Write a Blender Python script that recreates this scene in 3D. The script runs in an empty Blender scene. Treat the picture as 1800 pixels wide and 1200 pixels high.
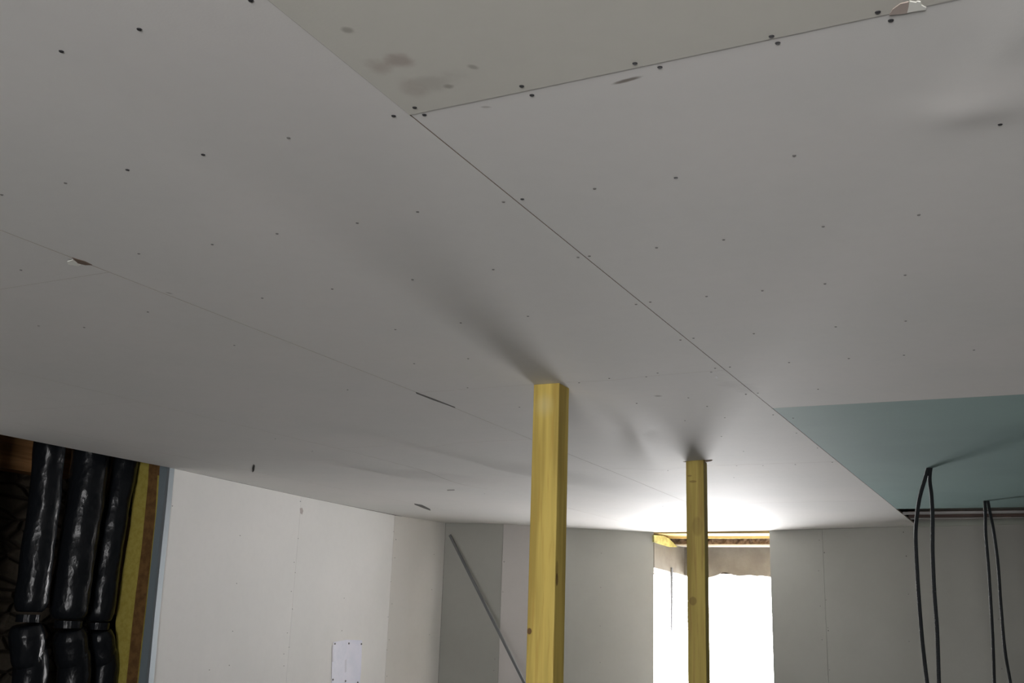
import bpy, bmesh, math, random
from mathutils import Vector, Matrix, noise
random.seed(7)
C = bpy.context.scene.collection
sc = bpy.context.scene
# ------------------------------------------------------------------ camera, light, exposure
CEIL = 2.4
CAMZ = 1.6
YAW, PITCH, ROLL, FPX = -0.46778461, 0.25519433, 0.033281, 1836.5
fw = Vector((math.sin(YAW)*math.cos(PITCH), math.cos(YAW)*math.cos(PITCH), math.sin(PITCH)))
_r = Vector((math.cos(YAW), -math.sin(YAW), 0)); _u = _r.cross(fw)
rt = _r*math.cos(ROLL)+_u*math.sin(ROLL)
up = -_r*math.sin(ROLL)+_u*math.cos(ROLL)
cam_d = bpy.data.cameras.new('camera'); cam = bpy.data.objects.new('camera', cam_d); C.objects.link(cam)
M = Matrix((rt, up, -fw)).transposed().to_4x4(); M.translation = (0, 0, CAMZ)
cam.matrix_world = M
cam_d.sensor_width = 36; cam_d.lens = 36*FPX/1800; cam_d.clip_start = 0.02
sc.camera = cam

SKY = 9.0
world = bpy.data.worlds.new('world'); sc.world = world; world.use_nodes = True
wn = world.node_tree.nodes; wl = world.node_tree.links
bg = wn['Background']; bg.inputs['Strength'].default_value = SKY
# overcast: paler near the horizon and over bright ground, slightly blue above
tc = wn.new('ShaderNodeTexCoord'); sx = wn.new('ShaderNodeSeparateXYZ'); cr = wn.new('ShaderNodeValToRGB')
mr = wn.new('ShaderNodeMapRange'); mr.inputs[1].default_value = -1; mr.inputs[2].default_value = 1
wl.new(tc.outputs['Generated'], sx.inputs[0]); wl.new(sx.outputs['Z'], mr.inputs[0]); wl.new(mr.outputs[0], cr.inputs[0])
cr.color_ramp.elements[0].color = (1.2, 1.2, 1.25, 1); cr.color_ramp.elements[1].color = (0.40, 0.44, 0.48, 1)
for p_, c_ in ((0.43, (2.8, 2.76, 2.78, 1)), (0.495, (2.2, 2.16, 2.18, 1)), (0.53, (1.2, 1.2, 1.22, 1))):
    e = cr.color_ramp.elements.new(p_); e.color = c_
wl.new(cr.outputs[0], bg.inputs['Color'])

def portal(name, loc, rot, sx_, sy_):
    """portal: guides sampling of the daylight through an opening, emits nothing itself"""
    d = bpy.data.lights.new(name, 'AREA'); d.shape = 'RECTANGLE'; d.size = sx_; d.size_y = sy_
    d.cycles.is_portal = True
    o = bpy.data.objects.new(name, d); C.objects.link(o); o.location = loc; o.rotation_euler = rot
    return o
portal('daylight_portal', (-2.9, 10.63, 1.2), (math.radians(-90), 0, 0), 1.8, 1.9)
portal('daylight_portal', (0.25, -2.32, 1.12), (math.radians(90), 0, 0), 1.3, 2.05)
sc.view_settings.view_transform = 'Standard'; sc.view_settings.look = 'None'
sc.view_settings.gamma = 1; sc.view_settings.use_curve_mapping = False
sc.view_settings.exposure = 0.68
sc.cycles.max_bounces = 12; sc.cycles.diffuse_bounces = 8

# ------------------------------------------------------------------ measuring helpers
def ray(x, y): return fw + rt*((x-900)/FPX) - up*((y-600)/FPX)
def onC(x, y, z=CEIL):
    d = ray(x, y); t = (z-CAMZ)/d.z; return Vector((d.x*t, d.y*t, z))
def onX(x, y, v):
    d = ray(x, y); t = v/d.x; return Vector((v, d.y*t, CAMZ+d.z*t))
def onY(x, y, v):
    d = ray(x, y); t = v/d.y; return Vector((d.x*t, v, CAMZ+d.z*t))
def onW(x, y, P, Q):
    """point where the sight line meets the upright wall through plan points P, Q"""
    d = ray(x, y); n = Vector((Q[1]-P[1], -(Q[0]-P[0])))
    t = (n.x*P[0]+n.y*P[1])/(n.x*d.x+n.y*d.y); return Vector((d.x*t, d.y*t, CAMZ+d.z*t))

# ------------------------------------------------------------------ materials
def mat(name, col, rough=0.8, spec=0.3, metal=0.0):
    m = bpy.data.materials.new(name); m.use_nodes = True
    b = m.node_tree.nodes['Principled BSDF']
    b.inputs['Base Color'].default_value = (*col, 1); b.inputs['Roughness'].default_value = rough
    b.inputs['Specular IOR Level'].default_value = spec; b.inputs['Metallic'].default_value = metal
    return m
def nd(m, t): return m.node_tree.nodes.new(t)
def lk(m, a, b): m.node_tree.links.new(a, b)
def bsdf(m): return m.node_tree.nodes['Principled BSDF']
def coords(m, sc3=(1, 1, 1), rot=(0, 0, 0)):
    t = nd(m, 'ShaderNodeTexCoord'); mp = nd(m, 'ShaderNodeMapping')
    mp.inputs['Scale'].default_value = sc3; mp.inputs['Rotation'].default_value = rot
    lk(m, t.outputs['Object'], mp.inputs[0]); return mp.outputs[0]
def noise_tex(m, co, scale, detail=4, rough=0.55):
    n = nd(m, 'ShaderNodeTexNoise'); n.inputs['Scale'].default_value = scale
    n.inputs['Detail'].default_value = detail; n.inputs['Roughness'].default_value = rough
    lk(m, co, n.inputs['Vector']); return n.outputs['Fac']
def mixc(m, fac, a, b):
    x = nd(m, 'ShaderNodeMix'); x.data_type = 'RGBA'
    if isinstance(fac, float): x.inputs[0].default_value = fac
    else: lk(m, fac, x.inputs[0])
    for s, v in ((6, a), (7, b)):
        if isinstance(v, tuple): x.inputs[s].default_value = (*v, 1)
        else: lk(m, v, x.inputs[s])
    return x.outputs[2]
def ramp(m, fac, a, b):
    x = nd(m, 'ShaderNodeMapRange'); x.inputs[1].default_value = a; x.inputs[2].default_value = b
    x.interpolation_type = 'SMOOTHSTEP'; lk(m, fac, x.inputs[0]); return x.outputs[0]
def math_(m, op, a, b=None):
    x = nd(m, 'ShaderNodeMath'); x.operation = op
    for i, v in ((0, a), (1, b)):
        if v is None: continue
        if isinstance(v, (int, float)): x.inputs[i].default_value = v
        else: lk(m, v, x.inputs[i])
    return x.outputs[0]
def bump(m, h, strength, dist):
    b = nd(m, 'ShaderNodeBump'); b.inputs['Strength'].default_value = strength; b.inputs['Distance'].default_value = dist
    lk(m, h, b.inputs['Height']); lk(m, b.outputs[0], bsdf(m).inputs['Normal'])

def board_mat(name, c1, c2, stains=()):
    """plasterboard paper: faint blotches and fibres, plus dirt marks with a place and shape of their own"""
    m = mat(name, c1, 0.75, 0.25)
    co = coords(m)
    col = mixc(m, ramp(m, noise_tex(m, co, 1.3, 3), 0.35, 0.65), c1, c2)
    col = mixc(m, math_(m, 'MULTIPLY', ramp(m, noise_tex(m, co, 22, 5), 0.35, 0.8), 0.10), col, tuple(v*0.8 for v in c1))
    wob = noise_tex(m, co, 16, 4)
    for (cx, cy, ang, ln, wd, sc_, st) in stains:
        mp = nd(m, 'ShaderNodeMapping'); mp.vector_type = 'TEXTURE'
        mp.inputs['Location'].default_value = (cx, cy, 0); mp.inputs['Rotation'].default_value = (0, 0, ang)
        mp.inputs['Scale'].default_value = (ln, wd, 1)
        t = nd(m, 'ShaderNodeTexCoord'); lk(m, t.outputs['Object'], mp.inputs[0])
        vl = nd(m, 'ShaderNodeVectorMath'); vl.operation = 'LENGTH'; lk(m, mp.outputs[0], vl.inputs[0])
        d = math_(m, 'ADD', vl.outputs['Value'], math_(m, 'MULTIPLY', math_(m, 'SUBTRACT', wob, 0.5), 1.6))
        f = math_(m, 'MULTIPLY', ramp(m, d, 1.0, 0.25), st)
        col = mixc(m, f, col, sc_)
    lk(m, col, bsdf(m).inputs['Base Color'])
    bump(m, noise_tex(m, co, 220, 3), 0.08, 0.002)
    return m
def S(x, y, x2, y2, w, col, st):
    a = onC(x, y); b = onC(x2, y2); c = (a+b)/2; d = b-a
    return (c.x, c.y, math.atan2(d.y, d.x), max(d.length/2, w)*1.3, w*1.3, col, st)
DIRT = (0.16, 0.13, 0.10); BR = (0.25, 0.17, 0.14)
st_all = [S(690, 98, 722, 112, .022, BR, .5), S(640, 106, 690, 126, .02, BR, .35), S(604, 46, 620, 56, .008, DIRT, .5),
          S(718, 150, 800, 128, .03, DIRT, .22), S(782, 150, 796, 149, .008, DIRT, .5), S(822, 112, 840, 118, .006, DIRT, .45),
          S(1076, 147, 1128, 133, .0045, DIRT, .85), S(844, 187, 862, 187, .004, DIRT, .4), S(700, 130, 740, 170, .02, BR, .2),
          S(1150, 694, 1163, 696, .012, DIRT, .6), S(1270, 668, 1330, 690, .05, (0.5, 0.48, 0.46), .4),
          S(290, 513, 304, 517, .006, DIRT, .6), S(120, 455, 135, 458, .006, DIRT, .4)]
M_board = board_mat('grey_plasterboard_paper', (0.70, 0.685, 0.66), (0.67, 0.665, 0.64), st_all)
M_board_dirty = board_mat('dusty_plasterboard_paper', (0.60, 0.59, 0.53), (0.56, 0.545, 0.49), st_all)
M_green = board_mat('green_plasterboard_paper', (0.27, 0.40, 0.38), (0.25, 0.37, 0.355))
M_wallboard = board_mat('wall_plasterboard_paper', (0.80, 0.79, 0.765), (0.77, 0.765, 0.74))
M_olive = board_mat('olive_grey_plasterboard_paper', (0.385, 0.385, 0.35), (0.36, 0.36, 0.325))
M_mid = board_mat('pinkish_grey_plasterboard_paper', (0.50, 0.475, 0.455), (0.47, 0.45, 0.43))
M_gypsum = mat('bare_gypsum', (0.80, 0.80, 0.74), 0.9)
M_core = mat('board_edge_brown', (0.30, 0.24, 0.19), 0.9)
M_screw = mat('black_phosphate_screw', (0.02, 0.02, 0.022), 0.5, 0.5)
M_screw_dull = mat('dusty_screw', (0.17, 0.165, 0.155), 0.7, 0.3)
M_dark = mat('dark_gap', (0.03, 0.028, 0.025), 0.9, 0.1)

def wood_mat(name, c1, c2, dark, axis='z', knots=(), pale=None):
    m = mat(name, c1, 0.6, 0.3)
    s = {'z': (9, 9, 0.5), 'x': (0.5, 9, 9), 'y': (9, 0.5, 9)}[axis]
    co = coords(m, s)
    dn = noise_tex(m, co, 2.0, 3)
    g = nd(m, 'ShaderNodeTexNoise'); g.inputs['Scale'].default_value = 9; g.inputs['Detail'].default_value = 6
    g.inputs['Distortion'].default_value = 0.6; lk(m, co, g.inputs['Vector'])
    col = mixc(m, ramp(m, dn, 0.38, 0.62), tuple(min(1, v*1.12) for v in c1), tuple(v*0.82 for v in c2))
    col = mixc(m, math_(m, 'MULTIPLY', ramp(m, g.outputs['Fac'], 0.5, 0.72), 0.55), col, dark)
    for (px, py, pz, rx, rz, st) in knots:
        mp = nd(m, 'ShaderNodeMapping'); mp.vector_type = 'TEXTURE'
        mp.inputs['Location'].default_value = (px, py, pz); mp.inputs['Scale'].default_value = (rx, rx, rz)
        t = nd(m, 'ShaderNodeTexCoord'); lk(m, t.outputs['Object'], mp.inputs[0])
        vl = nd(m, 'ShaderNodeVectorMath'); vl.operation = 'LENGTH'; lk(m, mp.outputs[0], vl.inputs[0])
        f = math_(m, 'MULTIPLY', ramp(m, vl.outputs['Value'], 1.15, 0.75 if not pale or (px, py, pz) != pale else 0.1), st)
        col = mixc(m, f, col, (0.10, 0.045, 0.015) if not pale or (px, py, pz) != pale else (0.62, 0.56, 0.34))
    lk(m, col, bsdf(m).inputs['Base Color'])
    bump(m, g.outputs['Fac'], 0.15, 0.003)
    return m

def crinkle_mat(name, c):
    m = mat(name, c, 0.24, 0.22)
    co = coords(m, (1, 1, 0.6))
    v = nd(m, 'ShaderNodeTexVoronoi'); v.inputs['Scale'].default_value = 38; lk(m, co, v.inputs['Vector'])
    h = math_(m, 'ADD', noise_tex(m, co, 30, 5), math_(m, 'MULTIPLY', v.outputs['Distance'], 0.6))
    bump(m, h, 0.5, 0.006)
    return m
M_foil = crinkle_mat('black_shiny_film', (0.010, 0.0115, 0.014))
M_steel = mat('galvanised_steel', (0.42, 0.47, 0.50), 0.45, 0.5, 0.6)
M_rail = mat('dusty_galvanised_rail', (0.30, 0.29, 0.28), 0.6, 0.4, 0.2)
M_rod = mat('dull_grey_steel', (0.16, 0.165, 0.17), 0.45, 0.5, 0.6)
M_conduit = mat('black_plastic', (0.018, 0.02, 0.022), 0.5, 0.4)

def rough_mat(name, c1, c2, scale=6, bs=0.5, bd=0.02, vor=0):
    m = mat(name, c1, 0.9, 0.1); co = coords(m)
    n = noise_tex(m, co, scale, 6, 0.6)
    col = mixc(m, ramp(m, n, 0.35, 0.68), c1, c2)
    h = n
    if vor:
        v = nd(m, 'ShaderNodeTexVoronoi'); v.feature = 'DISTANCE_TO_EDGE'; v.inputs['Scale'].default_value = vor
        mp = coords(m, (1, 0.55, 1.5)); lk(m, mp, v.inputs['Vector'])
        e_ = ramp(m, v.outputs['Distance'], 0.0, 0.12)
        col = mixc(m, e_, tuple(x*0.4 for x in c1), col)
        h = math_(m, 'ADD', math_(m, 'MULTIPLY', e_, 1.2), n)
    lk(m, col, bsdf(m).inputs['Base Color']); bump(m, h, bs, bd)
    return m
M_stone = rough_mat('rubble_stone', (0.11, 0.09, 0.07), (0.07, 0.06, 0.045), 7, 0.8, 0.03, 6.5)
M_wool = rough_mat('yellow_mineral_wool', (0.50, 0.42, 0.10), (0.42, 0.34, 0.07), 30, 0.5, 0.01)
M_fibre = rough_mat('brown_fibre_strip', (0.22, 0.12, 0.045), (0.14, 0.075, 0.03), 25, 0.7, 0.015)
M_block = rough_mat('grey_blockwork', (0.22, 0.21, 0.19), (0.17, 0.16, 0.15), 5, 0.4, 0.01)
M_concrete = rough_mat('grey_screed', (0.15, 0.145, 0.135), (0.12, 0.115, 0.105), 3, 0.2, 0.01)
M_lintel = rough_mat('beige_render', (0.20, 0.185, 0.155), (0.16, 0.145, 0.12), 5, 0.6, 0.02)
M_rubble = rough_mat('crumbly_mortar', (0.42, 0.32, 0.24), (0.20, 0.14, 0.10), 22, 1.0, 0.03)
M_white = mat('white_render_edge', (0.80, 0.77, 0.74), 0.8)
M_deck = wood_mat('old_dark_boards', (0.10, 0.065, 0.04), (0.08, 0.05, 0.03), (0.03, 0.02, 0.012), 'y')
M_pine_x = wood_mat('pine_lath', (0.78, 0.60, 0.28), (0.70, 0.52, 0.22), (0.45, 0.28, 0.10), 'x')

# ------------------------------------------------------------------ object helpers
def obj(name, bm, m, parent=None, smooth=False):
    me = bpy.data.meshes.new(name); bm.normal_update(); bm.to_mesh(me); bm.free()
    o = bpy.data.objects.new(name, me); C.objects.link(o)
    for x in (m if isinstance(m, (list, tuple)) else [m]): me.materials.append(x)
    if smooth:
        for p in me.polygons: p.use_smooth = True
    if parent: o.parent = parent
    return o
def empty(name, loc=(0, 0, 0)):
    o = bpy.data.objects.new(name, None); C.objects.link(o); o.location = loc; return o
def tag(o, label, cat=None, group=None, kind=None):
    if label: o['label'] = label
    if cat: o['category'] = cat
    if group: o['group'] = group
    if kind: o['kind'] = kind
    return o
def child(o, p):
    o.parent = p; o.matrix_parent_inverse = Matrix.Translation(-Vector(p.location)); return o
def box(bm, a, b):
    x0, y0, z0 = a; x1, y1, z1 = b
    v = [bm.verts.new(p) for p in ((x0,y0,z0),(x1,y0,z0),(x1,y1,z0),(x0,y1,z0),(x0,y0,z1),(x1,y0,z1),(x1,y1,z1),(x0,y1,z1))]
    for f in ((0,3,2,1),(4,5,6,7),(0,1,5,4),(1,2,6,5),(2,3,7,6),(3,0,4,7)): bm.faces.new([v[i] for i in f])
def prism(bm, pts, d, mi=0):
    """extrude a 3D polygon by the vector d"""
    d = Vector(d); a = [bm.verts.new(p) for p in pts]; b = [bm.verts.new(Vector(p)+d) for p in pts]
    n = len(pts); fs = [bm.faces.new(a[::-1]), bm.faces.new(b)]
    for i in range(n): fs.append(bm.faces.new((a[i], a[(i+1) % n], b[(i+1) % n], b[i])))
    bmesh.ops.recalc_face_normals(bm, faces=fs)
def wslab(P, Q, z0, z1, th, gap=0.001):
    """upright slab from plan P to Q; its thickness goes to the left of P->Q"""
    bm = bmesh.new(); P = Vector((P[0], P[1])); Q = Vector((Q[0], Q[1])); d = (Q-P).normalized()
    P = P+d*gap; Q = Q-d*gap; n = Vector((-d.y, d.x))*th
    prism(bm, [(P.x, P.y, z0), (Q.x, Q.y, z0), (Q.x+n.x, Q.y+n.y, z0), (P.x+n.x, P.y+n.y, z0)], (0, 0, z1-z0))
    return bm

def tube(bm, pts, rad, seg=12, cap=True):
    """sweep a round section along pts; rad is a number or a list"""
    pts = [Vector(p) for p in pts]; n = len(pts)
    if not isinstance(rad, (list, tuple)): rad = [rad]*n
    rings = []; ref = None
    for i, p in enumerate(pts):
        t = (pts[min(i+1, n-1)]-pts[max(i-1, 0)]).normalized()
        if ref is None: ref = t.orthogonal().normalized()
        ref = (ref-t*ref.dot(t)).normalized(); s = t.cross(ref)
        rings.append([bm.verts.new(p+(ref*math.cos(a)+s*math.sin(a))*rad[i]) for a in [2*math.pi*k/seg for k in range(seg)]])
    for a, b in zip(rings, rings[1:]):
        for k in range(seg): bm.faces.new((a[k], a[(k+1) % seg], b[(k+1) % seg], b[k]))
    if cap: bm.faces.new(rings[0][::-1]); bm.faces.new(rings[-1])
def spline(pts, n):
    """Catmull-Rom through pts"""
    P = [Vector(p) for p in pts]; P = [2*P[0]-P[1]]+P+[2*P[-1]-P[-2]]; out = []
    for i in range(1, len(P)-2):
        for k in range(n):
            t = k/n; a, b, c, d = P[i-1:i+3]
            out.append(0.5*((2*b)+(c-a)*t+(2*a-5*b+4*c-d)*t*t+(3*b-3*c+d-a)*t**3))
    out.append(P[-2]); return out

# ------------------------------------------------------------------ plan of the room
P0 = onC(300, 822).xy; S1 = onC(530, 872).xy; S2 = onC(694, 905.5).xy; A = onC(785, 918).xy
A = Vector((-4.92, 8.50)); B = onC(885, 920.5).xy; Cc = onC(1149, 935).xy
D = onC(1352, 932).xy; R1 = onC(1605, 925).xy
dR = (R1-D).normalized(); E = D+dR*5.0
FRONT = onC(0, 763).xy          # ceiling edge above the open shaft
def xleft(y):
    pts = [(-5.0, FRONT.x), (FRONT.y, FRONT.x), (P0.y, P0.x), (S1.y, S1.x), (S2.y, S2.x), (A.y, A.x), (11, A.x)]
    for (a, xa), (b, xb) in zip(pts, pts[1:]):
        if a <= y <= b: return xa+(xb-xa)*(y-a)/(b-a)
    return P0.x
def yback(x):
    pts = [(-9, A.y), (A.x, A.y), (B.x, B.y), (Cc.x, Cc.y), (D.x, D.y), (R1.x, R1.y), (E.x, E.y), (9, E.y)]
    for (a, ya), (b, yb) in zip(pts, pts[1:]):
        if a <= x <= b: return ya+(yb-ya)*(x-a)/(b-a)
    return 9

# ------------------------------------------------------------------ ceiling: boards screwed up side by side, slightly wavy
# dips where the boards hang down: (tip px), (tail px), width at tail, depth
DIPS = [((880, 812), (420, 700), .17, .046), ((1122, 754), (1040, 610), .12, .034),
        ((690, 826), (400, 778), .20, .036), ((1690, 195), (1560, 235), .10, .010), ((1755, 100), (1680, 205), .05, .006)]
DP = []
for t, s, w, a in DIPS:
    T = onC(*t).xy; L = onC(*s).xy; DP.append((T, L-T, w, a))
def dip(x, y):
    z = 0
    p = Vector((x, y))
    for T, d, w, a in DP:
        L = d.length; u = d/L; q = p-T; s = q.dot(u)/L; c = q.dot(Vector((-u.y, u.x)))
        if s < -2.5 or s > 1.6: continue
        ww = w*(0.35+0.65*min(1, abs(s)*1.6))
        prof = (math.exp(-(s/0.9)**2) if s < 0 else 0.6*math.exp(-(s/0.55)**1.3)+0.4*math.exp(-s/0.16))
        z -= a*prof*math.exp(-(c/ww)**2)
    z += 0.0025*noise.noise(Vector((x*0.9, y*0.6, 3.1)))
    return z
XM = -0.880; X2 = -2.105; X3 = -3.26; X4 = -4.30
def edge(x, y):
    # two of the long seams run slightly askew
    if x == X2:
        k = ((-5, -2.02), (1.72, -2.040), (3.30, -2.064), (4.37, -2.103), (7.06, -2.178), (12, -2.3))
        for (a, xa), (b, xb) in zip(k, k[1:]):
            if a <= y <= b: return xa+(xb-xa)*(y-a)/(b-a)
    if x == X3: return -3.306+0.049*(min(max(y, 2.0), 4.6)-2.54)
    return x
ceiling = tag(empty('ceiling', (0, 0, CEIL)), None, kind='structure')
panels = []
def panel(x0, x1, y0, y1, m, label=None, hole=None, step=0.028, clipl=False, clipb=False, dz=0.0, gx=0.0012, gy=0.001):
    bm = bmesh.new(); nx = max(2, int((x1-x0)/step)); ny = max(2, int((y1-y0)/step)); g = []
    for i in range(nx+1):
        col = []
        for j in range(ny+1):
            y = y0+gy+(y1-y0-2*gy)*j/ny
            a = edge(x0, y)+gx; b = edge(x1, y)-gx
            if clipl: a = xleft(y)
            x = a+(b-a)*i/nx
            if clipb:
                yb = yback(x); y = y0+gy+(yb-y0-gy)*j/ny
            col.append(bm.verts.new((x, y, dip(x, y)+dz)))
        g.append(col)
    for i in range(nx):
        for j in range(ny): bm.faces.new((g[i][j], g[i][j+1], g[i+1][j+1], g[i+1][j]))
    ring = [g[i][0] for i in range(nx+1)]+[g[nx][j] for j in range(1, ny+1)]+[g[i][ny] for i in range(nx-1, -1, -1)]+[g[0][j] for j in range(ny-1, 0, -1)]
    top = [bm.verts.new((v.co.x, v.co.y, 0.0125+dz)) for v in ring]; n = len(ring)
    for k in range(n):
        ed = bm.edges.get((ring[k], ring[(k+1) % n]))
        if ed: ed.smooth = False
    for k in range(n):
        f = bm.faces.new((ring[k], ring[(k+1) % n], top[(k+1) % n], top[k])); f.material_index = 1
    bm.faces.new(top).material_index = 1
    bmesh.ops.recalc_face_normals(bm, faces=bm.faces)
    if hole:
        bmc = bmesh.new(); prism(bmc, [(hole[0]+hole[2]*math.cos(math.pi*k/24), hole[1]+hole[2]*math.sin(math.pi*k/24), -0.1) for k in range(25)], (0, 0, 0.2))
        tmp = obj('tmp', bm, [m, M_core]); cut = obj('cut', bmc, M_core)
        md = tmp.modifiers.new('b', 'BOOLEAN'); md.object = cut; md.operation = 'DIFFERENCE'; md.solver = 'EXACT'
        dg = bpy.context.evaluated_depsgraph_get(); me = bpy.data.meshes.new_from_object(tmp.evaluated_get(dg))
        for o_ in (tmp, cut): bpy.data.objects.remove(o_, do_unlink=True)
        o = bpy.data.objects.new('plasterboard_panel', me); C.objects.link(o); o.parent = ceiling
    else:
        o = obj('plasterboard_panel', bm, [m, M_core], ceiling)
    for p_ in o.data.polygons: p_.use_smooth = (p_.material_index == 0)
    if label: o['label'] = label
    panels.append((o, x0 if not clipl else -9, x1, y0, y1 if not clipb else 12)); return o
XM = -0.880; X2 = -2.105; X3 = -3.26; X4 = -4.30
Y1 = 1.336; Y2 = 3.985; Y3 = onC(1700, 892.5).y
hp = onC(1225.5, 808.5)
# strip over the right-hand side
panel(XM, 0.34, -1.3, Y1, M_board_dirty, 'dusty stained plasterboard panel', dz=-0.0012, gx=0.0003, gy=0.0)
panel(XM, 0.34, Y1, Y2, M_board, gy=0.0001)
panel(XM, 0.34, Y2, Y3, M_green, 'green moisture resistant plasterboard panel')
for y0, y1, m in ((-2.35, -1.3, M_board), (-1.3, 1.3, M_board), (1.3, 3.9, M_board), (3.9, Y3, M_green)): panel(0.34, 1.56, y0, y1, m, step=0.3)
for y0, y1 in ((-2.35, -1.4), (-1.4, 1.2), (1.2, 3.8), (3.8, 6.4)): panel(1.56, 2.9, y0, y1, M_board, step=0.3)
panel(XM, 0.34, -2.35, -1.3, M_board, step=0.3)
# long strip with the posts
ysm = [-2.35, -1.9, 0.69, onC(1130, 661).y, onC(1290, 817).y, onC(1160, 886.5).y]
panel(X2, XM, ysm[0], ysm[1], M_board, step=.3); panel(X2, XM, ysm[1], ysm[2], M_board, step=.1)
panel(X2, XM, ysm[2], ysm[3], M_board, gy=.0004); panel(X2, XM, ysm[3], ysm[4], M_board, hole=(hp.x, hp.y, 0.078), gy=.0006)
panel(X2, XM, ysm[4], ysm[5], M_board, gy=.0015); panel(X2, XM, ysm[5], 9.4, M_board, clipb=True, gy=.0006)
yl = onC(740, 781).y
for y0, y1, cb in ((-2.35, -0.8, 0), (-.8, 1.78, 0), (1.78, yl, 0), (yl, 6.98, 0), (6.98, 9.4, 1)):
    panel(X3, X2, y0, y1, M_board, clipb=bool(cb), step=.035 if y0 > 0 else .3, gx=0.0008, gy=.0005)
for y0, y1, cb in ((-2.35, 0.5, 0), (.5, 3.1, 0), (3.1, 5.7, 0), (5.7, 8.2, 1)):
    panel(X4, X3, y0, y1, M_board, clipb=bool(cb), step=.035 if y0 > 0 else .3, gx=0.0007, gy=.0003)
for y0, y1, cb in ((-2.35, 1.6, 0), (1.6, 4.2, 0), (4.2, 6.8, 0), (6.8, 8.2, 1)):
    panel(-4.7, X4, y0, y1, M_board, clipl=True, clipb=bool(cb), step=.05, gx=0.0003, gy=.0003)

def screw_mesh(name, m, r):
    bm = bmesh.new()
    bmesh.ops.create_cone(bm, cap_ends=True, segments=14, radius1=r*0.8, radius2=r, depth=0.0012)
    # cross recess
    for a, b in (((-r*.55, -r*.13), (r*.55, r*.13)), ((-r*.13, -r*.55), (r*.13, r*.55))):
        box(bm, (a[0], a[1], -0.0009), (b[0], b[1], -0.0007))
    me = bpy.data.meshes.new(name); bm.to_mesh(me); bm.free(); me.materials.append(m); return me
SM = {'d': screw_mesh('screw_head', M_screw, 0.0042), 'g': screw_mesh('screw_head', M_screw_dull, 0.0036)}
dark_scr = [(108,90),(245,51),(441,0),(224,299),(357,272),(692,203),(729,187),(746,201),(917,149),(935,166),(1116,109),(1160,117),
 (1356,62),(1367,75),(1543,20),(1566,36),(1758,217),(1188,311),(918,349),(1398,816),(1463,812),(1250,654)]
grey_scr = [(115,322),(3,342),(507,242),(1045,330),(1396,272),(885,354),(734,372),(628,392),(487,411),(373,430),(244,446),(37,474),
 (867,473),(725,491),(584,508),(461,524),(1016,451),(1036,449),(1447,397),(1615,377),(1272,420),(1154,434),(1118,534),(1143,530),
 (1450,498),(1591,483),(1340,510),(1242,520),(810,567),(695,579),(1325,586),(1469,574),(1592,564),(1196,597),(1219,594),(1387,637),
 (1492,630),(1589,624),(1712,615),(1438,684),(928,555),(412,607),(823,630),(728,639),(913,715),(822,681),(611,685),(1156,655),
 (1136,661),(1071,662),(1283,645),(1257,647),(1018,671),(1311,693),(1332,691),(1243,714),(1274,734),(1394,735),(1119,705),
 (1210,699),(1268,767),(1359,729),(1400,761),(1437,787),(1295,818.5),(1341,818),(1174,823),(1290,839),(1307,793),(1204,739),
 (1165,888),(1340,913),(484,771),(549,792),(852,867),(68,572),(148,575),(260,548)]
def add_screws(lst, kind):
    for k, (x, y) in enumerate(lst):
        p = onC(x, y)
        for (o, x0, x1, y0, y1) in panels:
            if x0 <= p.x <= x1 and y0 <= p.y <= y1:
                dz = -0.0012 if o is panels[0][0] else 0
                s = bpy.data.objects.new('screw_head', SM[kind]); C.objects.link(s); s.parent = o
                s.location = (p.x, p.y, dip(p.x, p.y)+dz-0.0004); s.rotation_euler = (0, 0, k*1.3); break
add_screws(dark_scr, 'd'); add_screws(grey_scr, 'g')
def find_panel(p):
    for (o, x0, x1, y0, y1) in panels:
        if x0 <= p.x <= x1 and y0 <= p.y <= y1: return o
def patch(name, px, m, label, th=0.0012):
    pts = [onC(*q) for q in px]; c = sum(pts, Vector())/len(pts); o_ = find_panel(c)
    bm = bmesh.new(); z = min(dip(p.x, p.y) for p in pts)-(0.0012 if o_ is panels[0][0] else 0)
    prism(bm, [(p.x, p.y, z-th) for p in pts], (0, 0, th*2))
    return tag(obj(name, bm, m, o_), label)
patch('torn_paper', [(1594,20),(1597,9),(1599,0),(1610,2),(1612,0),(1618,1),(1620,7),(1628,11),(1627,15),(1610,17)], M_gypsum, 'pale chipped gypsum at the board edge')
patch('torn_paper', [(1563,24),(1569,14),(1583,4),(1597,1),(1597,9),(1594,21)], mat('torn_brown_paper', (0.42, 0.35, 0.31)), 'brown torn paper beside the pale chip')
patch('torn_paper', [(118,459),(128,456),(132,459),(142,465),(138,467),(120,464)], M_gypsum, 'pale torn flap at the damaged seam')
patch('torn_paper', [(127,452),(136,455),(150,459),(162,465),(150,465),(137,462)], mat('dark_tear', (0.16, 0.11, 0.08)), 'dark tear in the board seam')
patch('slit', [(444,830),(443.5,822),(446,815),(448,818),(447,826)], M_dark, 'short dark slit in the board')
patch('slit', [(728,884.5),(742,887),(756,894),(757,897),(744,892.5),(729,886.5)], mat('grey_slit', (0.12, 0.115, 0.11)), 'slanting dark slit in the board')
patch('slit', [(731,689),(760,699.5),(800,715),(800,716.2),(760,702),(732,691)], mat('seam_slit', (0.10, 0.095, 0.085)), 'widened dark stretch of the seam')
patch('slit', [(786,860.5),(799,860),(799,861.5),(786,862)], mat('faint_slit', (0.3, 0.29, 0.28)), 'faint short scratch in the board')
patch('plaster_dab', [(1258,662),(1260,660.5),(1262,662),(1261.5,664.5),(1259,665)], mat('white_dab', (0.95, 0.95, 0.95)), 'tiny white dab')

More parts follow.
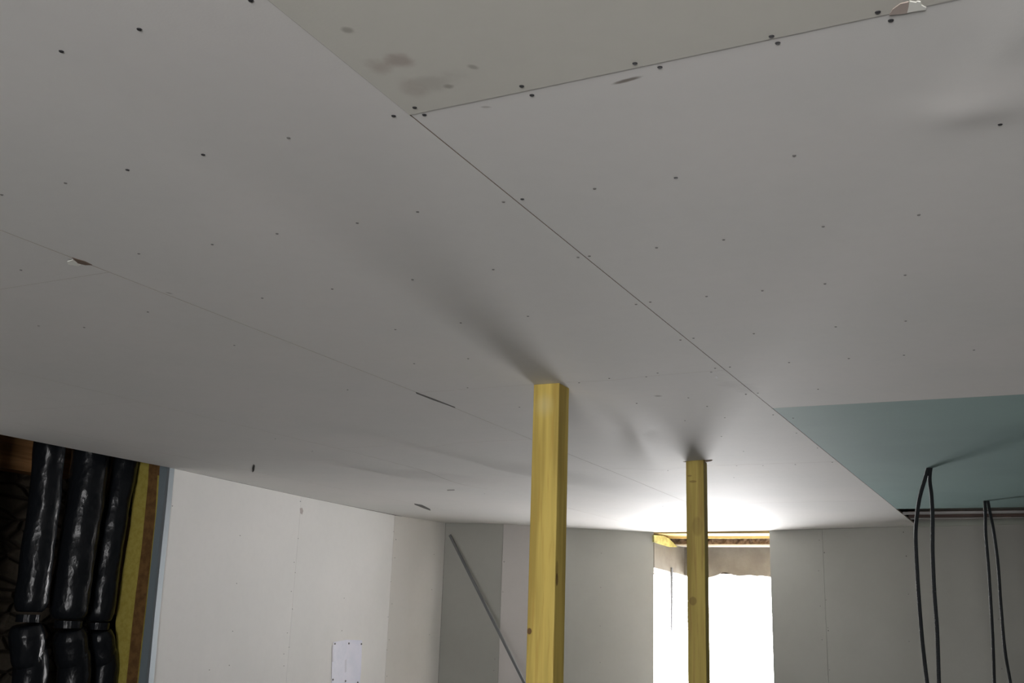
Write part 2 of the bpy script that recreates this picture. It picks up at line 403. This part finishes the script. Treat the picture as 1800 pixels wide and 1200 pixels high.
# dark loft space above the boards
roof = bmesh.new(); box(roof, (-6.1, -4.6, 2.86), (3.4, 11.0, 3.0))
tag(obj('roof_deck', roof, M_deck), None, kind='structure')

# ------------------------------------------------------------------ floor and shell
bm = bmesh.new(); box(bm, (-6.1, -4.6, -0.12), (3.4, 11.0, 0)); tag(obj('floor', bm, M_concrete), None, kind='structure')
bm = bmesh.new(); box(bm, (-6.1, -4.6, 0), (-5.55, 11.0, 2.86)); tag(obj('wall_shaft', bm, M_stone), None, kind='structure')
bm = bmesh.new(); box(bm, (3.0, -4.6, 0), (3.4, 11.0, 2.86)); tag(obj('wall_right', bm, M_block), None, kind='structure')
# wall behind the camera with its window opening
bm = bmesh.new()
for a, b in (((-5.55, -2.6, 0), (-0.4, -2.3, 2.86)), ((0.9, -2.6, 0), (3.0, -2.3, 2.86)), ((-0.4, -2.6, 0), (0.9, -2.3, 0.1)), ((-0.4, -2.6, 2.15), (0.9, -2.3, 2.86))): box(bm, a, b)
tag(obj('wall_front', bm, M_wallboard), None, kind='structure')
# near stretch of the left wall, outside the view, up to the open shaft
tag(obj('wall_left_near', wslab((xleft(3.4), 3.4), (FRONT.x, -2.3), 0, CEIL, -0.1), M_wallboard), None, kind='structure')

ZW = CEIL-0.0005
def panel_wall(name, segs, seams_m=M_wallboard, ztop=ZW):
    w = tag(empty(name, (segs[0][0].x, segs[0][0].y, 0)), None, kind='structure'); out = []
    for P, Q in segs:
        o = obj('plasterboard_panel', wslab(P, Q, 0.01, ztop, 0.0125, 0.0012), seams_m); child(o, w); out.append((o, P, Q))
    return w, out
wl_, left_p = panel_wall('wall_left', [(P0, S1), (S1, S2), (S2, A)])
B2 = onW(962, 1000, B, Cc).xy
left_p[2][0].data.materials[0] = board_mat('shadow_toned_plasterboard_paper', (0.69, 0.67, 0.63), (0.66, 0.645, 0.60))  # last panel toned darker in place of the soft shadow near the corner
wb_, back_p = panel_wall('wall_back_left', [(A, B), (B, B2), (B2, Cc)], M_olive)
back_p[1][0].data.materials[0] = M_mid; back_p[1][0]['label'] = 'lighter pinkish grey plasterboard strip'
seamR = onW(1445, 928, D, E).xy; 
wr_, right_p = panel_wall('wall_back_right', [(D, seamR), (seamR, E)], M_olive)
def wall_screws(lst, walls, kind='g'):
    for k, (x, y) in enumerate(lst):
        best = None
        for o, P, Q in walls:
            p = onW(x, y, P, Q); t = (p.xy-P).dot(Q-P)/(Q-P).length_squared
            if -0.001 <= t <= 1.001: best = (o, P, Q, p)
        if not best: continue
        o, P, Q, p = best; d = (Q-P).normalized(); n = Vector((d.y, -d.x, 0))
        s = bpy.data.objects.new('screw_head', SM[kind]); C.objects.link(s); s.parent = o
        q = n.to_track_quat('-Z', 'Y'); par = Vector(o.parent.location)
        s.rotation_euler = q.to_euler(); s.location = p+n*0.0004
        s.matrix_parent_inverse = Matrix.Identity(4)
wall_screws([(303,889),(291,971),(284,1029),(422,941),(416,1025),(409,1109),(403,1169),(368,1177),(524,946),(517,988),(519,1006),
 (512,1039),(514,1070),(505,1112),(508,1137),(499,1149),(499,1170),(605,1051),(601,1108),(692,934),(694,980),(687,1022),(689,1061),
 (682,1084),(684,1124),(680,1142),(680,1188),(763,974),(759,1036),(755,1115)], left_p)
wall_screws([(528,881),(696,948)], left_p, 'd')
wall_screws([(884,1040),(870,1158),(868,1178),(1057,972),(1056,1032),(1055,1100),(1055,1164)], back_p)
wall_screws([(886,987)], back_p, 'd')
wall_screws([(1440,949),(1439,1003),(1452,1054),(1442,1065),(1455,1103),(1445,1124),(1458,1177),(1597,1044),(1598,1127),(1755,1088),(1761,1175)], right_p)
wall_screws([(1449,971),(1588,935),(1593,977),(1456,1108)], right_p, 'd')
def on_wall_patch(name, px, P, Q, m, parent, label=None, out=0.001, th=0.0015):
    d = (Q-P).normalized(); n = Vector((d.y, -d.x, 0)); bm = bmesh.new()
    prism(bm, [onW(x, y, P, Q)+n*out for x, y in px], -n*th)
    o = obj(name, bm, m)
    if parent is not None:
        o.parent = parent
    return tag(o, label) if label else o
on_wall_patch('smudge', [(527,893),(531,892),(533,898),(531,904),(528,902)], S1, S2, mat('smudge_grey', (0.5, 0.45, 0.43)), left_p[1][0], 'brownish smudge by the seam')

# outer masonry behind the far wall, with the window opening
zl = onY(1290, 1012, 10.25).z; zt = onY(1290, 961, 10.25).z; zs = onY(1290, 946, 10.1).z
XO0, XO1 = -3.80, onY(1353, 1000, 10.25).x+0.10
bm = bmesh.new()
for a, b in (((-5.55, 10.25, 0), (XO0, 10.6, 2.86)), ((XO1, 10.25, 0), (3.0, 10.6, 2.86)), ((XO0, 10.25, 0), (XO1, 10.6, 0.25)), ((XO0, 10.26, zl+0.02), (XO1, 10.6, 2.86))): box(bm, a, b)
tag(obj('wall_back_outer', bm, M_stone), None, kind='structure')
win = tag(empty('window_1', (-2.75, 10.0, 0)), None, kind='structure')
def wbox(name, a, b, m, label=None):
    bm = bmesh.new(); box(bm, a, b); o = obj(name, bm, m); child(o, win)
    if label: o['label'] = label
    return o
# lintel face, lower edge broken
bm = bmesh.new(); lo = []
for px, py in ((1353,1013),(1344,1012),(1338,1011),(1330,1012),(1318,1010),(1308,1011),(1296,1012),(1290,1010),(1284,1008),(1278,1006),(1270,1005),(1264,1009),(1256,1012),(1248,1014),(1230,1014),(1205,1011),(1195,1011)):
    p = onY(px, py, 10.25); lo.append((p.x, p.y, p.z))
x0 = lo[0][0]+0.12; x1 = lo[-1][0]
prism(bm, [(x0, 10.25, lo[0][2])]+lo+[(x1, 10.25, zt), (x0, 10.25, zt)], (0, 0.32, 0)); o = obj('lintel', bm, M_lintel); child(o, win)
# splayed return of the lintel on the left
Er = onY(1203, 1010, 10.25); Er2 = Vector((Er.x, 10.25))
pa = onW(1150, 997, Cc, Cc+Vector((1, 0))); CL = Cc+Vector((0.004, 0.02))
bm = bmesh.new()
lowpx = [(1150,997),(1160,999.5),(1170,1002),(1180,1005),(1190,1007),(1203,1011)]
low = [onW(x, y, CL, Er2) for x, y in lowpx]
ztl = onW(1203, 961, CL, Er2).z
prism(bm, low+[Vector((low[-1].x, low[-1].y, ztl)), Vector((low[0].x, low[0].y, onW(1150,953,CL,Er2).z))], (-0.25, 0.05, 0))
o = obj('lintel_return', bm, M_lintel); child(o, win)
# rough masonry strip, its white ledge, pine soffit lath, yellow wedge
bm = bmesh.new(); n = 60
xa, xb = -3.55, XO1+0.1
prev = None
for i in range(n+1):
    x = xa+(xb-xa)*i/n; row = []
    for k in range(5):
        z = zt+0.012+(CEIL+0.01-zt-0.012)*k/4
        row.append(bm.verts.new((x, 10.1+0.03*noise.noise(Vector((x*14, z*30, 0)))+0.02*random.random()*(0 < k < 4), z)))
    if prev:
        for k in range(4): bm.faces.new((prev[k], row[k], row[k+1], prev[k+1]))
    prev = row
o = obj('rough_masonry', bm, M_rubble); child(o, win)
wbox('masonry_core', (xa, 10.14, zt+0.012), (xb, 10.26, 2.86), M_rubble)
wbox('ledge', (xa, 10.08, zt-0.002), (xb, 10.25, zt+0.013), M_white, 'white mortar ledge')
zs2 = onY(1290, 945, 10.02).z
wbox('soffit_board', (xa, 9.66, CEIL-0.012), (xb, 10.02, CEIL+0.012), M_pine_x, 'pale yellow pine board')
wbox('soffit_lath', (xa, 10.0, zs2-0.006), (xb, 10.04, CEIL-0.012), M_pine_x, 'pale yellow pine lath')
wbox('soffit_filler', (-3.6, 10.04, CEIL-0.005), (-1.8, 10.26, CEIL+0.02), M_rubble)
bm = bmesh.new()
wd = [(1149.5,940),(1166,941),(1176,946),(1191,961),(1178,961),(1164,957),(1150,952)]
prism(bm, [onW(x, y, CL+Vector((0.02, -0.01)), Er2+Vector((0.02, -0.01))) for x, y in wd], (-0.05, 0.05, 0))
o = obj('wedge', bm, wood_mat('yellow_pine', (0.52, 0.47, 0.17), (0.46, 0.41, 0.14), (0.33, 0.28, 0.08), 'x'), None); child(o, win); o['label'] = 'yellow timber wedge at the left end'
# reveal linings at both sides of the opening and the sill
for P, Q in ((Vector((XO0, 10.25)), Cc+Vector((-0.12, 0.08))),):
    o = obj('reveal', wslab(P, Q, 0.25, zl-0.02, -0.012), M_white); child(o, win)
o = obj('reveal', wslab(D+Vector((0.005, 0.014)), Vector((XO1+0.02, 10.25)), 0, CEIL, -0.012), M_white); child(o, win)
wbox('window_sill', (XO0, 9.70, 0.2), (XO1+0.1, 10.6, 0.25), M_white)
# thin dark strip hanging below the return
bm = bmesh.new(); a = onY(1180.5, 1003, 9.98); b = onY(1180, 1110, 9.98)
tube(bm, [a+Vector((0, 0, .03)), (a+b)/2+Vector((0.002, 0, 0)), b], [0.014, 0.012, 0.008], 8)
tag(obj('hanging_cord', bm, M_rod), 'thin dark cord hanging down in the left part of the bright window opening', 'cord')

# ------------------------------------------------------------------ end of the ceiling on the right: rails, joist, wall track
def rail(name, y0, y1, z0, h, m, label, cat, x0=XM-0.02, x1=2.9, lip=True):
    bm = bmesh.new()
    if lip:   # open channel
        t = 0.0015
        box(bm, (x0, y0, z0), (x1, y1, z0+t)); box(bm, (x0, y0, z0+t), (x1, y0+t, z0+h)); box(bm, (x0, y1-t, z0+t), (x1, y1, z0+h))
        box(bm, (x0, y0+t, z0+h-t), (x1, y0+0.008, z0+h)); box(bm, (x0, y1-0.008, z0+h-t), (x1, y1-t, z0+h))
    else: box(bm, (x0, y0, z0), (x1, y1, z0+h))
    return tag(obj(name, bm, m), label, cat)
def zat(px, Y): return onY(1700, px, Y).z
rail('ceiling_channel', 8.12, 8.17, zat(902, 8.12), zat(898, 8.12)-zat(902, 8.12), M_rail, 'pale metal ceiling channel nearest the green board edge', 'metal channel', x0=XM+.005)
rail('ceiling_channel', 8.62, 8.67, zat(911, 8.62), zat(908, 8.62)-zat(911, 8.62), M_rail, 'thin metal ceiling channel nearest the far wall, behind the brown joist', 'metal channel', x0=XM+.005)
M_joist = wood_mat('dark_joist', (0.12, 0.075, 0.06), (0.10, 0.06, 0.05), (0.05, 0.03, 0.025), 'x')
rail('timber_joist', 8.50, 8.58, zat(907.5, 8.50), zat(901.5, 8.50)-zat(907.5, 8.50)+0.02, M_joist, 'dark brown timber joist in the ceiling gap between the two metal channels', 'timber joist', lip=False, x0=XM+.005, x1=1.2)
# wall board carries on above ceiling level there
zt2 = onW(1800, 911, D, E).z
d3 = Vector((dR.x, dR.y, 0)); n3 = Vector((dR.y, -dR.x, 0))
p0 = D+dR*((R1-D).length+0.02)
bm = wslab(p0, E, CEIL+0.001, 2.86, 0.0125); o = obj('plasterboard_panel', bm, M_olive); child(o, wr_)
bm = bmesh.new()
for z0_, z1_, w_ in ((CEIL-0.005, CEIL+0.022, .018), (CEIL+0.022, zt2, .012)):
    prism(bm, [(p0.x, p0.y, z0_), (E.x, E.y, z0_), (E.x+n3.x*w_, E.y+n3.y*w_, z0_), (p0.x+n3.x*w_, p0.y+n3.y*w_, z0_)], (0, 0, z1_-z0_))
tag(obj('wall_track', bm, mat('green_grey_track', (0.34, 0.36, 0.31), 0.6)), 'green-grey strip fixed along the top of the far wall at right', 'wall strip')

# ------------------------------------------------------------------ timber posts
def post(name, c1, c2, c3, mtl, ztop, label, w=None):
    a = Vector((*c1, 0)); b = Vector((*c2, 0)); c = Vector((*c3, 0)); d = a+(c-b)
    bm = bmesh.new(); cs = []
    q = [a, b, c, d]; r = 0.004
    for i in range(4):
        p = q[i]; u = (q[i-1]-p).normalized(); v = (q[(i+1) % 4]-p).normalized()
        cs += [p+u*r, p+(u+v)*r*0.3, p+v*r]
    ctr = (a+c)/2
    prism(bm, [x-ctr for x in cs], (0, 0, ztop))
    o = obj(name, bm, mtl); o.location = ctr
    return tag(o, label, 'post', 'timber posts'), ctr
def square(bx, by, side, deg):
    b = onC(bx, by).xy; d = Vector((math.cos(math.radians(deg)), math.sin(math.radians(deg)))); n = Vector((-d.y, d.x))
    return b-d*side, b, b+n*side
a, b2, c = square(983, 672, 0.099, 2.0); b = b2
ctr1 = (Vector((*a, 0))+Vector((*c, 0)))/2
kp = onW(930.5, 1109, a, b); kp2 = onW(979, 1018, b2, c); kp3 = onW(979, 1000, b2, c); kp4 = onW(957, 712, a, b)
PALE = (kp4.x-ctr1.x, kp4.y-ctr1.y, kp4.z, .040, .05, .3)
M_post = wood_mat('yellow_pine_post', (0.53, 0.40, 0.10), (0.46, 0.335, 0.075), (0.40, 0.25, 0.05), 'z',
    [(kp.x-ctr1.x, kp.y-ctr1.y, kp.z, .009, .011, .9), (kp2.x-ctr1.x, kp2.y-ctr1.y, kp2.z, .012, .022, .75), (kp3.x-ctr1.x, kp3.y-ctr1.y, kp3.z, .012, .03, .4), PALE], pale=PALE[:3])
post1, _ = post('timber_post', a, b2, c, M_post, CEIL-0.002, 'nearer yellow pine post propped against the ceiling, small dark knot on its front')
a, b, c = square(1236.5, 810, 0.0925, 4.5)
ctr2 = (Vector((*a, 0))+Vector((*c, 0)))/2
k1 = onW(1218, 846, a, b); k2 = onW(1218, 1056, a, b); k3 = onW(1212, 836, a, b); k4 = onW(1226, 925, a, b)
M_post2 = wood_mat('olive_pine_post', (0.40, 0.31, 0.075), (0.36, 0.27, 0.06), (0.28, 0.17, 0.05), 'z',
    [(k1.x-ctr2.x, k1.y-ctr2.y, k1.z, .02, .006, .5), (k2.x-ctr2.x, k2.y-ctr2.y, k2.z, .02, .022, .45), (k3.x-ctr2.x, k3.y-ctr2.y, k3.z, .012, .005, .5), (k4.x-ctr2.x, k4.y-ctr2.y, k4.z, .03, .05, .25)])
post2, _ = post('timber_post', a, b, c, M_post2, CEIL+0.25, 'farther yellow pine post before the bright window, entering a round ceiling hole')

# ------------------------------------------------------------------ conduit loops hanging out of the green board
def conduit(px_l, px_r, label, r=0.0105):
    top = onC(*px_l[0]); y = top.y
    o = tag(empty('electrical_conduit', (top.x, top.y, CEIL)), label, 'cable', 'black conduits hanging from the ceiling')
    L_ = [onY(x, q, y) for x, q in px_l]; R_ = [onY(x, q, y) for x, q in px_r]
    for k, P in enumerate((L_, R_)):
        P[0].z = CEIL+0.02; off = 0.012*(1 if k else -1)
        last = P[-1]; other = (R_ if k == 0 else L_)[-1]
        mid = (last+other)/2
        P = P+[last+(last-P[-2]).normalized()*0.35, Vector((mid.x+(last.x-mid.x)*0.8+.02, y, 0.32)), Vector((mid.x, y, 0.22))]
        P = [Vector((p.x, p.y+off*min(1, i/2), p.z)) for i, p in enumerate(P)]
        pts = spline(P, 60)
        bm = bmesh.new(); tube(bm, pts, [r*(1.0 if i % 2 else 0.86) for i in range(len(pts))], 12)
        s = obj('strand', bm, M_conduit, None); child(s, o)
    return o
conduit([(1634,822),(1626,842),(1617,875),(1612,910),(1610,945),(1613,1010),(1617,1070),(1622,1130),(1630,1200)],
        [(1637,822),(1634,842),(1637,870),(1639,910),(1639,970),(1642,1040),(1647,1110),(1650,1200)],
        'looped black conduit hanging from the green board, the left and nearer of the two loops')
conduit([(1731,880),(1732,900),(1733,940),(1738,1000),(1743,1080),(1746,1140),(1748,1200)],
        [(1736,880),(1740,900),(1746,930),(1754,990),(1759,1060),(1766,1140),(1776,1200)],
        'looped black conduit hanging from the green board, the right and farther of the two loops')
# ragged edge where the conduit comes through
# ------------------------------------------------------------------ rod leaning in the corner
a = onY(790, 940, 8.36); b = onY(921, 1200, 8.30); d = (b-a)
t_ = (a.z-0.01)/(a.z-b.z); foot = a+d*t_
dn = d.normalized(); sd = Vector((-dn.z, 0, dn.x))*0.012 if False else dn.cross(Vector((0, 1, 0))).normalized()*0.011
bm = bmesh.new(); prism(bm, [a-sd, a+sd, foot+sd, foot-sd], (0, 0.016, 0))
o = tag(obj('metal_rod', bm, M_rod), 'thin grey metal bar leaning slantwise into the far left corner', 'metal bar')

# ------------------------------------------------------------------ sheet pinned to the left wall
P_, Q_ = S1, S2
sheet = tag(empty('notice_sheet', onW(612, 1165, P_, Q_)), 'pale translucent plastic sheet pinned to the left wall near the bottom edge of the photo', 'sheet')
def nsheet(px, m, nm, out, th=.0008, lab=None):
    o = on_wall_patch(nm, px, P_, Q_, m, None, lab, out, th); child(o, sheet); return o
M_sheet = rough_mat('white_plastic_sheet', (0.80, 0.80, 0.90), (0.74, 0.76, 0.86), 9, 0.4, 0.01)
bsdf(M_sheet).inputs['Roughness'].default_value = 0.35
nsheet([(586,1128),(610,1124),(636,1125),(634,1180),(631,1215),(582,1213),(583,1160)], M_sheet, 'sheet', 0.003)
nsheet([(583.5,1134),(586,1134),(585.5,1163),(583,1163)], mat('sheet_fold', (0.62, 0.61, 0.68), .4), 'fold', 0.0045, lab='darker folded edge')
nsheet([(606,1160),(608.5,1158),(608,1180),(606,1182)], mat('sheet_crease', (0.66, 0.66, 0.74), .4), 'crease', 0.0045)
for (x, y) in ((588,1131),(612.5,1130.5),(634.5,1131.5),(584.5,1194),(606.5,1196.5),(628,1199)):
    p = onW(x, y, P_, Q_); d = (Q_-P_).normalized(); n = Vector((d.y, -d.x, 0)); bm = bmesh.new()
    tube(bm, [p+n*0.003, p+n*0.008], [0.008, 0.006], 10); o = obj('pin', bm, M_screw_dull); child(o, sheet)

# ------------------------------------------------------------------ open shaft at the left
XP = -4.98
def duct(name, up_px, lo_px, r_up, r_lo, label, X=XP):
    U = [onX(x, y, X) for x, y in up_px]; L_ = [onX(x, y, X) for x, y in lo_px]
    top = Vector((U[0].x-(U[1].x-U[0].x), U[0].y-(U[1].y-U[0].y)*0.3, 2.84))
    bot = Vector((L_[-1].x, L_[-1].y+0.02, 0.01))
    o = tag(empty(name, bot), label, 'insulated pipe', 'insulated pipes in the open shaft')
    for nm, P, r0 in (('upper_section', [top]+U, r_up), ('lower_section', L_+[bot], r_lo)):
        pts = spline(P, 26); n_ = len(pts); rad = []
        s_ = [0]
        for i in range(1, n_): s_.append(s_[-1]+(pts[i]-pts[i-1]).length)
        for i in range(n_):
            e_ = (s_[-1]-s_[i]) if nm == 'upper_section' else s_[i]
            pinch = 0.74+0.26*min(1, e_/0.05)**0.5
            w_ = 1+0.035*noise.noise(Vector((s_[i]*5, r0*90, up_px[0][0])))
            rad.append(r0*pinch*w_)
        bm = bmesh.new(); tube(bm, pts, rad, 36)
        # film creases: lumpy lengthwise folds
        for v in bm.verts:
            nn_ = noise.noise(v.co*11)*0.006+noise.noise(Vector((v.co.x*40, v.co.y*40, v.co.z*9)))*0.003
            c_ = min(pts, key=lambda p: abs(p.z-v.co.z)); dv = (v.co-c_); dv.z = 0
            if dv.length > 1e-4: v.co += dv.normalized()*nn_
        s = obj(nm, bm, M_foil, None, smooth=True); child(s, o)
    bm = bmesh.new(); p = (onX(*up_px[-1], X)+onX(*lo_px[0], X))/2
    tube(bm, [p+Vector((0, 0, .02)), p, p-Vector((0, 0, .02))], [r_up*.72]*3, 24)
    s = obj('joint_sleeve', bm, M_foil); child(s, o)
    return o
duct('insulated_pipe', [(87,790),(78,880),(66,970),(52,1075)], [(46,1098),(49,1150),(52,1200)], 0.085, 0.09, 'leftmost black film-wrapped pipe in the open shaft, beside the rubble wall')
duct('insulated_pipe', [(160,795),(148,890),(132,990),(118,1088)], [(122,1106),(126,1150),(128,1200)], 0.105, 0.092, 'middle black film-wrapped pipe in the open shaft, with a bright glossy crease')
duct('insulated_pipe', [(218,810),(200,900),(186,990),(172,1092)], [(174,1108),(178,1150),(180,1200)], 0.085, 0.085, 'rightmost black film-wrapped pipe in the open shaft, next to the yellow insulation', X=-5.02)
# timber beam on the rubble wall
q = onX(30, 826, -5.40); bm = bmesh.new(); box(bm, (-5.55, 2.6, q.z), (-5.40, onX(126, 835, -5.40).y, 2.6))
tag(obj('timber_beam', bm, wood_mat('orange_brown_beam', (0.42, 0.22, 0.09), (0.36, 0.18, 0.07), (0.22, 0.10, 0.04), 'y')), 'orange-brown timber beam end high on the rubble wall at the left edge', 'timber beam')
# rounded timber offcut behind the yellow strip
bm = bmesh.new(); pts = [(207,918),(212,906),(218,903),(226,907),(230,920),(222,955),(214,1000),(206,1050),(200,1080),(199,1060),(201,1000),(204,950)]
prism(bm, [onY(x, y, 4.84) for x, y in pts], (0, 0.04, 0))
tag(obj('timber_offcut', bm, wood_mat('tan_offcut', (0.55, 0.36, 0.16), (0.45, 0.28, 0.12), (0.25, 0.15, 0.07), 'z')), 'tan round-ended timber offcut wedged between the black pipe and yellow insulation', 'timber offcut')
def strip(name, px, y, depth, m, label, cat, zbot=0.01):
    pts = [onY(a_, b_, y) for a_, b_ in px]; bm = bmesh.new()
    prism(bm, pts, (0, depth, 0)); return tag(obj(name, bm, m), label, cat)
strip('insulation_slab', [(236,808),(262,814),(261,850),(256,900),(250,962),(240,1040),(232,1110),(223,1200),(218,1262),(203,1262),(207,1200),(205,1150),(203,1095),(213,1020),(222,965),(229,925),(233,870)], 4.80, 0.30, M_wool, 'yellow insulation slab edge running down the shaft opening', 'insulation')
strip('fibre_strip', [(262,812),(281,818),(278,850),(274,905),(262,1000),(252,1100),(243,1200),(238,1262),(217,1262),(222,1200),(231,1110),(239,1040),(249,962),(255,900),(260,850)], 4.79, 0.32, M_fibre, 'rough brown fibrous strip between the yellow insulation and the metal stud', 'fibre strip')
strip('insulation_slab', [(277,835),(281,836),(277,880),(268,960),(258,1050),(246,1160),(242,1200),(238,1262),(236,1262),(241,1200),(252,1100),(263,1000),(273,905)], 4.785, 0.25, M_wool, 'thin yellow insulation sliver against the metal stud', 'insulation')
# metal stud: web and bright flange
stud = tag(empty('metal_stud', (P0.x-.05, P0.y, 0)), 'upright galvanised metal stud at the open end of the left wallboard', 'metal stud')
for nm, px, y, m, lab in (('web', [(281,818),(294,821),(288,880),(281,945),(272,1040),(256,1200),(250,1262),(237,1262),(243,1200),(258,1060),(268,965),(277,880)], 4.782, mat('bluish_stud_web', (0.28, 0.34, 0.37), .5, .5, .3), None),
                      ('flange', [(294,821),(298.5,822),(292,890),(284,965),(272,1080),(261,1200),(255,1262),(250,1262),(256,1200),(272,1040),(281,945),(288,880)], 4.775, M_steel, 'brighter metal flange')):
    pts = [onY(a_, b_, y) for a_, b_ in px]; bm = bmesh.new(); prism(bm, pts, (0, 0.04, 0)); o = obj(nm, bm, m); child(o, stud)
    if lab: o['label'] = lab
# added partition, unseen at the right, keeps rear light off the far wall
bm = bmesh.new(); box(bm, (0.07, 4.6, 0), (3.0, 4.72, 2.38)); tag(obj('wall_light_blocker', bm, M_block), None, kind='structure')
